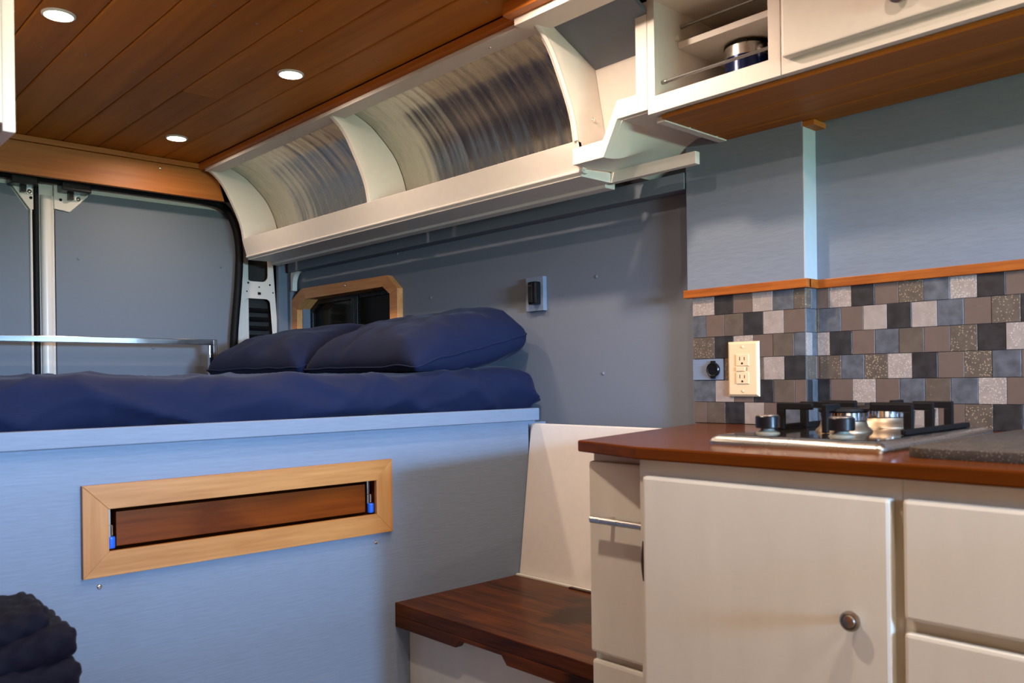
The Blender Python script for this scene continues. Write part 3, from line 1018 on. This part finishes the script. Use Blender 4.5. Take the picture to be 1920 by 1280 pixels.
# ================================================================ COOKTOP
ck = thing('gas_cooktop', (0.58, 0.625, ZCT), 'two-burner gas cooktop in black glass with steel rim and iron grates', 'cooktop')
cx0, cx1, cy0, cy1 = 0.365, 0.795, 0.487, 0.762
m = MB()
prof = [(0.0, 0.0), (0.0, 0.005), (0.002, 0.0090), (0.006, 0.0125), (0.010, 0.0142), (0.018, 0.0150)]
ring = []
for off, h in prof:
    ring.append([(x, y, ZCT + h) for x, y in rrect(cx0 + off, cx1 - off, cy0 + off, cy1 - off, max(0.012 - off * 0.4, 0.004), 4)])
nn = len(ring[0])
v = [p for r_ in ring for p in r_]
f = []
for i in range(len(ring) - 1):
    for k in range(nn):
        f.append((i * nn + k, i * nn + (k + 1) % nn, (i + 1) * nn + (k + 1) % nn, (i + 1) * nn + k))
f.append(tuple(reversed(range(nn))))
f.append(tuple((len(ring) - 1) * nn + k for k in range(nn)))
m.add(v, f)
m.build('steel_rim', STEEL, ck, smooth=True)
box(cx0 + 0.016, cx1 - 0.016, cy0 + 0.016, cy1 - 0.016, ZCT + 0.012, ZCT + 0.0156).build('glass_plate', GLASSB, ck, bevel=0.001)
zg = ZCT + 0.0156
for yy in (0.697, 0.578):
    kx_ = 0.435
    kb = MB().lathe([(0.0185, 0), (0.018, 0.0015), (0.011, 0.005), (0.0095, 0.009)], (kx_, yy, zg), 'z', 28).build('knob_skirt', KNOBBASE, ck, smooth=True)
    kk = MB().lathe([(0.0165, 0.0085), (0.0185, 0.010), (0.0185, 0.026), (0.017, 0.0275)], (kx_, yy, zg), 'z', 28).build('knob', BLACKP, ck, smooth=True)
    box(kx_ - 0.006, kx_ + 0.024, yy - 0.006, yy + 0.006, zg + 0.011, zg + 0.029).build('knob_grip', BLACKP, kk, bevel=0.003)
    MB().lathe([(0.0165, 0.0275), (0.0160, 0.0288), (0.006, 0.0292)], (kx_, yy, zg), 'z', 28).build('knob_cap', NICKEL, kk, smooth=True)
for bx_, by_, R in ((0.545, 0.628, 0.035), (0.690, 0.632, 0.041)):
    b_ = MB().lathe([(R * 1.22, 0.0), (R * 1.20, 0.003), (R * 1.04, 0.008), (R * 0.97, 0.0165)], (bx_, by_, zg), 'z', 40).build('burner_bowl', BOWL, ck, smooth=True)
    m = MB().lathe([(R * 0.9, 0.0165), (R * 1.0, 0.018), (R * 1.0, 0.030), (R * 0.9, 0.0305)], (bx_, by_, zg), 'z', 48)
    m.build('burner_crown', CHROME, b_, smooth=True)
    m = MB()
    for k in range(24):
        a = 2 * math.pi * k / 24
        c_, s_ = math.cos(a), math.sin(a)
        q = R * 1.004
        px_, py_ = bx_ + q * c_, by_ + q * s_
        t_ = 0.0011
        m.add([(px_ - s_ * t_, py_ + c_ * t_, zg + 0.024), (px_ + s_ * t_, py_ - c_ * t_, zg + 0.024), (px_ + s_ * t_, py_ - c_ * t_, zg + 0.0300), (px_ - s_ * t_, py_ + c_ * t_, zg + 0.0300)], [(0, 1, 2, 3)])
    m.build('flame_slots', SLOT, b_)
    MB().lathe([(R * 1.04, 0.0305), (R * 1.09, 0.0325), (R * 1.05, 0.0362), (R * 0.5, 0.0375)], (bx_, by_, zg), 'z', 40).build('burner_cap', IRON, b_, smooth=True)
# cast grates: a half frame down each side of the glass with raised fingers
gz0, gz1 = zg + 0.0004, zg + 0.0445
tb = 0.0042
for s1, ye in ((-1, 0.517), (1, 0.737)):
    g_ = MB()
    g_.box(0.500, 0.752, ye - tb, ye + tb, gz0, gz0 + 0.008)
    for xx, reach in ((0.535, 0.062), (0.612, 0.098), (0.690, 0.062)):
        ya_, yb_ = sorted((ye, ye - s1 * 0.013))
        g_.box(xx - tb, xx + tb, ya_, yb_, gz0, gz1 - 0.011)
        ya_, yb_ = sorted((ye, ye - s1 * reach))
        g_.box(xx - tb, xx + tb, ya_, yb_, gz1 - 0.011, gz1)
    g_.build('grate', IRON, ck, bevel=0.0015)
for xa_, xd in ((0.480, 0.046), (0.762, -0.040)):
    g_ = MB()
    g_.box(*sorted((xa_, xa_ + (0.011 if xd > 0 else -0.011))), 0.628 - tb, 0.628 + tb, gz0, gz1 - 0.011)
    g_.box(*sorted((xa_, xa_ + xd)), 0.628 - tb, 0.628 + tb, gz1 - 0.011, gz1)
    g_.build('grate_finger', IRON, ck, bevel=0.0015)

# ================================================================ SPECKLED SINK COVER
m = MB()
sc = [(x, y) for x, y in rrect(0.335, 0.80, 0.02, 0.452, 0.03, 6)]
m.prism(sc, 'z', ZCT, ZCT + 0.0125)
o = m.build('sink_cover', MATM, bevel=0.004, smooth=True)
tag(o, 'dark speckled stone-look sink cover on the counter right of the cooktop', 'sink cover')

# ================================================================ OUTLET AND SOCKET
ol = thing('wall_outlet', (KX - 0.002, 1.0, 0.985), 'almond double wall outlet with reset button on the tiled wall', 'outlet')
oy0, oy1, oz0, oz1 = 0.9735, 1.050, 0.9855, 1.1055
px0 = KX - 0.0026
m = MB()
a = [(px0, oy0, oz0), (px0, oy1, oz0), (px0, oy1, oz1), (px0, oy0, oz1)]
b = [(px0 - 0.003, oy0, oz0), (px0 - 0.003, oy1, oz0), (px0 - 0.003, oy1, oz1), (px0 - 0.003, oy0, oz1)]
e_ = 0.005
c = [(px0 - 0.007, oy0 + e_, oz0 + e_), (px0 - 0.007, oy1 - e_, oz0 + e_), (px0 - 0.007, oy1 - e_, oz1 - e_), (px0 - 0.007, oy0 + e_, oz1 - e_)]
m.add(a + b + c, [(0, 1, 2, 3), (8, 11, 10, 9)] + [(i, (i + 1) % 4, 4 + (i + 1) % 4, 4 + i) for i in range(4)] + [(4 + i, 4 + (i + 1) % 4, 8 + (i + 1) % 4, 8 + i) for i in range(4)])
m.build('cover_plate', ALMOND, ol, bevel=0.0008)
pf = px0 - 0.007
cy = (oy0 + oy1) / 2
cz = (oz0 + oz1) / 2
for s1 in (-1, 1):
    rc = box(pf - 0.0022, pf + 0.001, cy - 0.0155, cy + 0.0155, cz + s1 * 0.0195 - 0.0125, cz + s1 * 0.0195 + 0.0125).build('receptacle', ALMOND, ol, bevel=0.0008)
    z = cz + s1 * 0.0195
    box(pf - 0.0026, pf - 0.0019, cy + 0.0050, cy + 0.0064, z - 0.0005, z + 0.0075).build('slot', SLOT, rc)
    box(pf - 0.0026, pf - 0.0019, cy - 0.0064, cy - 0.0050, z - 0.0005, z + 0.0065).build('slot', SLOT, rc)
    MB().lathe([(0.0024, -0.0026), (0.0024, -0.0018)], (pf, cy, z - 0.0072), 'x', 12).build('slot', SLOT, rc)
    screw(ol, (pf, cy, cz + s1 * 0.048), 'x', -1, 0.0030, ALMOND)
box(pf - 0.003, pf + 0.001, cy - 0.006, cy + 0.0155, cz - 0.0045, cz + 0.0045).build('reset_button', ALMOND, ol, bevel=0.0008)
for dz_ in (-0.002, 0.002):
    MB().lathe([(0.0010, -0.0012), (0.0010, 0.0)], (pf, cy - 0.0105, cz + dz_), 'x', 10).build('indicator', DARKBR, ol)

dc = thing('dc_socket', (KX, 1.09, 1.02), 'black round capped socket on a small pale block beside the almond outlet', 'socket')
box(KX - 0.0030, KX + 0.004, 1.0655, 1.146, 1.0225, 1.0695).build('mount_block', GREYB, dc, bevel=0.0008)
MB().lathe([(0.0165, -0.0030), (0.0165, -0.0075), (0.0145, -0.0100), (0.0135, -0.0098), (0.012, -0.0082), (0.0030, -0.0085)], (KX, 1.090, 1.0455), 'x', 28).build('cap', BLACKP, dc, smooth=True)
for s1 in (-1, 1):
    box(KX - 0.008, KX - 0.003, 1.0845, 1.0955, *sorted((1.0455 + s1 * 0.0145, 1.0455 + s1 * 0.0200))).build('cap_tab', BLACKP, dc, bevel=0.001)

# ================================================================ WALL SWITCH PAD
wp = thing('wall_remote', (WX, 1.69, 1.22), 'small black remote holder mounted on a grey block on the bedside wall', 'remote')
box(WX - 0.014, WX, 1.652, 1.722, 1.219, 1.314).build('mount_block', GREYB, wp, bevel=0.0015)
dv = box(WX - 0.036, WX - 0.014, 1.661, 1.692, 1.236, 1.299).build('holder', BLACKP, wp, bevel=0.004)
box(WX - 0.040, WX - 0.036, 1.671, 1.687, 1.240, 1.295).build('front_cover', BLACK, wp, bevel=0.002)
box(WX - 0.0405, WX - 0.0395, 1.673, 1.685, 1.285, 1.289).build('button', DARKBR, wp)

# ================================================================ BED
YB = 1.62
bed = thing('bed_platform', (0.0, 1.7, 0), 'grey-blue painted raised bed base with a pale top rail', 'bed base')
MB().prism([(XL + 0.002, 0), (0.806, 0), (0.806, 0.921), (XL + 0.002, 0.921)], 'y', YB, YB + 0.018, [[(-0.262, 0.722), (0.332, 0.722), (0.332, 0.816), (-0.262, 0.816)]]).build('front_panel', GREYB, bed)
box(XL + 0.002, 0.828, YB - 0.020, YB, 0.9215, 0.9535).build('top_rail', GREYB, bed, bevel=0.002)
box(XL + 0.002, 0.826, YB - 0.004, 2.99, 0.9135, 0.9215).build('deck', GREYB, bed)
box(XL + 0.002, 0.900, YB + 0.03, 2.99, 0.895, 0.9135).build('deck_frame', GREYB, bed)
box(0.855, 0.905, YB + 0.05, 2.99, 0.0, 0.895).build('side_support', GREYB, bed)
for x, z in ((-0.265, 0.669), (0.322, 0.666), (-0.62, 0.669)):
    screw(bed, (x, YB, z), 'y', -1, 0.0052, CHROME)
box(0.130, 0.219, YB - 0.004, YB, 0.30, 0.397).build('access_plate', GREYB, bed, bevel=0.001)
# mitred maple frame around the recess with a slide-out board
fr = thing('slide_out_board', (0.035, YB, 0.687), 'brown slide-out board in a mitred maple frame on the bed base', 'slide-out board')
X0, X1, Z0, Z1 = -0.294, 0.363, 0.687, 0.852
i0, i1, j0, j1 = -0.250, 0.320, 0.731, 0.807
for pts, mt in (([(X0, Z1), (X1, Z1), (i1, j1), (i0, j1)], MAPLEX), ([(X0, Z0), (i0, j0), (i1, j0), (X1, Z0)], MAPLEX), ([(X0, Z0), (X0, Z1), (i0, j1), (i0, j0)], MAPLEZ), ([(X1, Z1), (X1, Z0), (i1, j0), (i1, j1)], MAPLEZ)):
    MB().prism(pts, 'y', YB - 0.010, YB - 0.0003).build('frame_board', mt, fr, bevel=0.0010)
m = MB()
m.prism([(-0.262, 0.722), (0.332, 0.722), (0.332, 0.816), (-0.262, 0.816)], 'y', YB + 0.0002, YB + 0.17, [[(-0.255, 0.728), (0.325, 0.728), (0.325, 0.810), (-0.255, 0.810)]])
m.box(-0.262, 0.332, YB + 0.17, YB + 0.175, 0.722, 0.816)
m.build('recess_box', BOARD, fr)
box(-0.233, 0.300, YB + 0.006, YB + 0.15, 0.736, 0.799).build('board', BOARD, fr, bevel=0.0015)
for xx in (-0.244, 0.311):
    lv = box(xx - 0.003, xx + 0.003, YB + 0.010, YB + 0.014, 0.752, 0.806).build('latch_lever', NICKEL, fr, bevel=0.0008)
    m = MB()
    m.tube([(xx, YB + 0.002, 0.7345), (xx, YB + 0.002, 0.738), (xx, YB + 0.002, 0.752), (xx, YB + 0.002, 0.7555)], 0.0075, 14)
    m.build('lever_grip', BLUEP, lv, bevel=0.002, smooth=True)
    m = MB()
    m.tube([(xx - 0.006, YB + 0.007, 0.775), (xx + 0.004, YB + 0.007, 0.775), (xx + 0.004, YB + 0.007, 0.757)], 0.0012, 6)
    m.build('lever_wire', ZINC, lv, smooth=True)


def soft_box(x0, x1, y0, y1, z0, z1, r, step, disp, seed):
    """rounded, slightly rumpled block of bedding"""
    v, f, idx = [], [], {}

    def vert(p):
        k = tuple(round(c, 5) for c in p)
        if k not in idx:
            c = Vector((min(max(p[0], x0 + r), x1 - r), min(max(p[1], y0 + r), y1 - r), min(max(p[2], z0 + r), z1 - r)))
            d = Vector(p) - c
            n_ = d.normalized() if d.length > 1e-6 else Vector((0, 0, 1))
            q = c + n_ * r
            q += n_ * disp(q, seed)
            idx[k] = len(v)
            v.append(q)
        return idx[k]

    def lin_(a, b):
        n = max(2, int((b - a) / step))
        return [a + (b - a) * i / n for i in range(n + 1)]
    X, Y, Z = lin_(x0, x1), lin_(y0, y1), lin_(z0, z1)

    def grid(A, B, mk):
        for i in range(len(A) - 1):
            for j in range(len(B) - 1):
                f.append((vert(mk(A[i], B[j])), vert(mk(A[i + 1], B[j])), vert(mk(A[i + 1], B[j + 1])), vert(mk(A[i], B[j + 1]))))
    grid(X, Y, lambda a, b: (a, b, z1))
    grid(X, Y, lambda a, b: (a, b, z0))
    grid(X, Z, lambda a, b: (a, y0, b))
    grid(X, Z, lambda a, b: (a, y1, b))
    grid(Y, Z, lambda a, b: (x0, a, b))
    grid(Y, Z, lambda a, b: (x1, a, b))
    return MB().add(v, f)


def ridge(p):
    return max(0.0, 1 - abs(noise.noise(p)) * 2.2) ** 3


def rumple(q, s):
    a = 0.008 * noise.noise((q.x * 3.2 + s, q.y * 3.5, q.z * 3))
    # diagonal creases on the drop, softer undulations on top
    drop = min(1, max(0, (1.045 - q.z) / 0.05))
    b = 0.019 * ridge((q.x * 3.0 + q.z * 8.5, q.y * 3, q.z * 4 - q.x * 1.2 + s)) * (0.45 + 0.55 * drop)
    c = 0.006 * ridge((q.x * 9 - q.z * 8 + 5, q.y * 8, q.z * 10 + s))
    return a + b + c - 0.008


mt_ = thing('mattress', (0.0, 2.25, 0.9225), 'mattress covered in rumpled navy bedding on the grey-blue bed base', 'mattress')
soft_box(0.78, 0.910, 1.672, 2.90, 0.9225, 1.044, 0.055, 0.03, lambda q, s: 0.0, 1).build('mattress_end', NAVY, mt_, smooth='cloth')
bc_ = soft_box(XL + 0.012, 0.900, 1.648, 2.87, 0.935, 1.050, 0.052, 0.0095, rumple, 4.2)
for p in bc_.v:
    t = min(1, max(0, (p.x - 0.45) / 0.3))
    h = min(1, max(0, (p.z - 0.95) / 0.09))
    p.z += 0.012 * t * t * (3 - 2 * t) * h
    if p.x > 0.80:
        p.z -= ((p.x - 0.80) / 0.10) ** 2 * 0.022 * h
    p.x = max(XL + 0.004, min(0.9115, p.x))
    p.z = max(0.9225, p.z)
    p.y = max(1.6215, p.y)
bc_.build('bed_cover', NAVY, mt_, smooth='cloth')


def pillow(name, cx_, cy_, cz_, hx_, hy_, th, rot, tilt, seed, label, roll=0.0):
    n = 56
    v, f = [], []
    for side in (1, -1):
        for i in range(n + 1):
            for j in range(n + 1):
                u, w2 = -1 + 2 * i / n, -1 + 2 * j / n
                # outline pulls in between the corners
                cr = 0.085 * (abs(u * w2)) ** 5 * (1 if u > 0 else 0.15)
                ex = 1 - 0.060 * (1 - w2 * w2) * abs(u) ** 2 - cr
                ey = 1 - 0.045 * (1 - u * u) * abs(w2) ** 2 - cr
                x, y = u * hx_ * ex, w2 * hy_ * ey
                pr = max(0.0, (1 - abs(u) ** (4.2 if u > 0 else 2.6))) ** 0.5 * max(0.0, (1 - abs(w2) ** 4.6)) ** 0.5
                t = th * (pr if side > 0 else max(0.0, (1 - abs(u) ** 4)) ** 0.38 * max(0.0, (1 - abs(w2) ** 4)) ** 0.38)
                edge = 1 - max(abs(u), abs(w2))
                # creases running in from the seams and corners
                ang = math.atan2(w2, u)
                rad = math.hypot(u, w2)
                fold = 0.010 * math.sin(ang * 9 + 3 * noise.noise((u * 1.5, w2 * 1.5, seed))) * max(0, rad - 0.45) * min(1, edge * 7)
                cr2 = 0.010 * (ridge((u * 2.6 + seed, w2 * 0.7 - u * 0.5, seed)) * max(0, abs(w2) - 0.25) + ridge((u * 0.6 + seed, w2 * 3.0 + u * 0.6, 2.0)) * max(0, abs(u) - 0.3)) * min(1, edge * 8)
                z = side * (t + (fold + cr2 if side > 0 else fold * 0.6) + 0.007 * noise.noise((u * 2.4 + seed, w2 * 2.4, side)) * min(1, edge * 5))
                if side < 0:
                    z *= 0.75
                # the seam wavers
                z += 0.006 * noise.noise((u * 3 + seed, w2 * 3, 4.0))
                v.append(Vector((x, y, z)))
    k0 = (n + 1) ** 2
    for s_ in (0, 1):
        for i in range(n):
            for j in range(n):
                a_ = s_ * k0 + i * (n + 1) + j
                q_ = (a_, a_ + n + 1, a_ + n + 2, a_ + 1)
                f.append(q_ if s_ == 0 else tuple(reversed(q_)))
    Rm = Matrix.Rotation(math.radians(rot), 3, 'Z') @ Matrix.Rotation(math.radians(tilt), 3, 'Y') @ Matrix.Rotation(math.radians(roll), 3, 'X')
    wv = [Rm @ p + Vector((cx_, cy_, cz_)) for p in v]
    for p in wv:
        p.z = max(p.z, 1.053)
        p.x = min(p.x, 0.911)
    t_ = thing(name, (cx_, cy_, 1.053), label, 'pillow', 'navy pillows on the bed')
    MB().add(wv, f).build('cover', NAVY, t_, smooth='cloth')
    # sewn flange around the seam
    pts = []
    for (i_, j_) in [(n, j) for j in range(0, n, 2)] + [(i, n) for i in range(n, 0, -2)] + [(0, j) for j in range(n, 0, -2)] + [(i, 0) for i in range(0, n, 2)]:
        p_ = (wv[i_ * (n + 1) + j_] + wv[k0 + i_ * (n + 1) + j_]) / 2
        pts.append(p_)
    pts.append(pts[0])
    m_ = MB()
    m_.tube(pts, 0.0022, 6, cap=False)
    m_.build('seam', NAVY, t_, smooth=True)
    return t_


pillow('pillow', 0.700, 1.975, 1.112, 0.205, 0.305, 0.098, -3, -13, 1.3, 'plump navy pillow at the front, nearest the kitchen')
pillow('pillow', 0.690, 2.590, 1.115, 0.215, 0.295, 0.092, 3, -11, 5.7, 'navy pillow behind, below the window near the rear doors')

# polished guard rail along the back of the bed
gr = thing('guard_rail', (-0.2, 2.95, 0.92), 'polished steel guard rail standing along the rear edge of the bed', 'rail')
box(XL + 0.01, 0.527, 2.938, 2.957, 1.167, 1.187).build('top_tube', CHROME, gr, bevel=0.002)
box(0.508, 0.527, 2.938, 2.957, 0.9218, 1.167).build('post', CHROME, gr, bevel=0.002)
box(0.5272, 0.5305, 2.925, 2.957, 0.9218, 1.186).build('post_plate', DARKBR, gr, bevel=0.0008)

# ================================================================ BENCH SEAT BY THE BED
be = thing('wooden_bench', (0.56, 1.3, 0), 'low bench with a thick dark-stained wooden seat between bed and cabinets', 'bench')
SZ = 0.521
box(0.372, 0.752, 0.985, 1.6195, 0.492, SZ).build('seat_board', BENCHW, be, bevel=0.002)
MB().prism([(0.985, 0.492), (1.6195, 0.492), (1.6195, 0.465), (1.400, 0.465), (1.385, 0.482), (1.255, 0.482), (1.240, 0.465), (0.985, 0.465)], 'x', 0.372, 0.392).build('pull_edge', BENCHW, be, bevel=0.002)
box(0.412, 0.43, 0.985, 1.6190, 0.0, 0.4915).build('front_panel', CREAM, be)
box(0.752, 0.762, 0.985, 1.6190, 0.5, 0.5245).build('hinge_strip', CREAM, be, bevel=0.001)
box(0.742, 0.7525, 1.10, 1.42, SZ, SZ + 0.0035).build('piano_hinge', DARKBR, be)
bp_ = MB()
bp_.prism([(0.7625, 0.500), (0.8143, 0.913), (0.828, 0.913), (0.776, 0.500)], 'y', 1.10, 1.6190)
o = bp_.build('bench_back', WHITE, bevel=0.003)
tag(o, 'white leaning backrest panel behind the dark wooden bench', 'backrest')

# ================================================================ LEFT SIDE OBJECTS
lc = thing('left_overhead_cabinet', (-0.7, 2.0, 1.38), 'white overhead cabinet cut off at the upper left edge', 'cabinet')
box(XL + 0.002, -0.475, 1.30, 2.9, 1.385, 1.815).build('carcass', WHITE, lc, bevel=0.001)
box(-0.475, -0.459, 1.30, 2.9, 1.374, 1.815).build('face_frame', WHITE, lc, bevel=0.002)
box(XL + 0.002, -0.480, 1.31, 2.9, 1.366, 1.385).build('bottom_panel', GREYB, lc)

sb = thing('side_bench', (-0.66, 1.25, 0), 'brown wooden side bench under the navy knit throw at lower left', 'bench')
box(XL + 0.002, -0.395, 0.95, 1.55, 0.590, 0.612).build('seat_board', HONEYX, sb, bevel=0.002)
box(XL + 0.002, -0.42, 0.97, 1.53, 0.0, 0.590).build('base', GREYB, sb)


def knit(q, s):
    # chunky rows of stitches
    a = math.sin(q.x * 210 + math.sin(q.z * 240 + q.y * 180) * 0.8) * math.sin(q.z * 240 + q.y * 180)
    return 0.0028 * a + 0.006 * noise.noise((q.x * 12, q.y * 12, q.z * 12 + s))


th_ = thing('knit_throw', (-0.65, 1.3, 0.612), 'chunky navy knitted throw folded in layers at the lower left', 'throw')
for k, (xr, z0, z1, ys) in enumerate(((-0.403, 0.6265, 0.668, 0.0), (-0.406, 0.660, 0.714, 0.005), (-0.432, 0.706, 0.746, 0.02))):
    s_ = soft_box(-0.80, xr, 1.22 + ys, 1.37, z0 + 0.004, z1, 0.024, 0.006, knit, k * 3.7)
    # the upper folds sag towards the wall
    if k:
        for v_ in s_.v:
            v_.z = max(0.6275, v_.z - max(0, (-0.43 - v_.x)) * 0.22)
    s_.build('fold', NAVYD, th_, smooth='cloth')
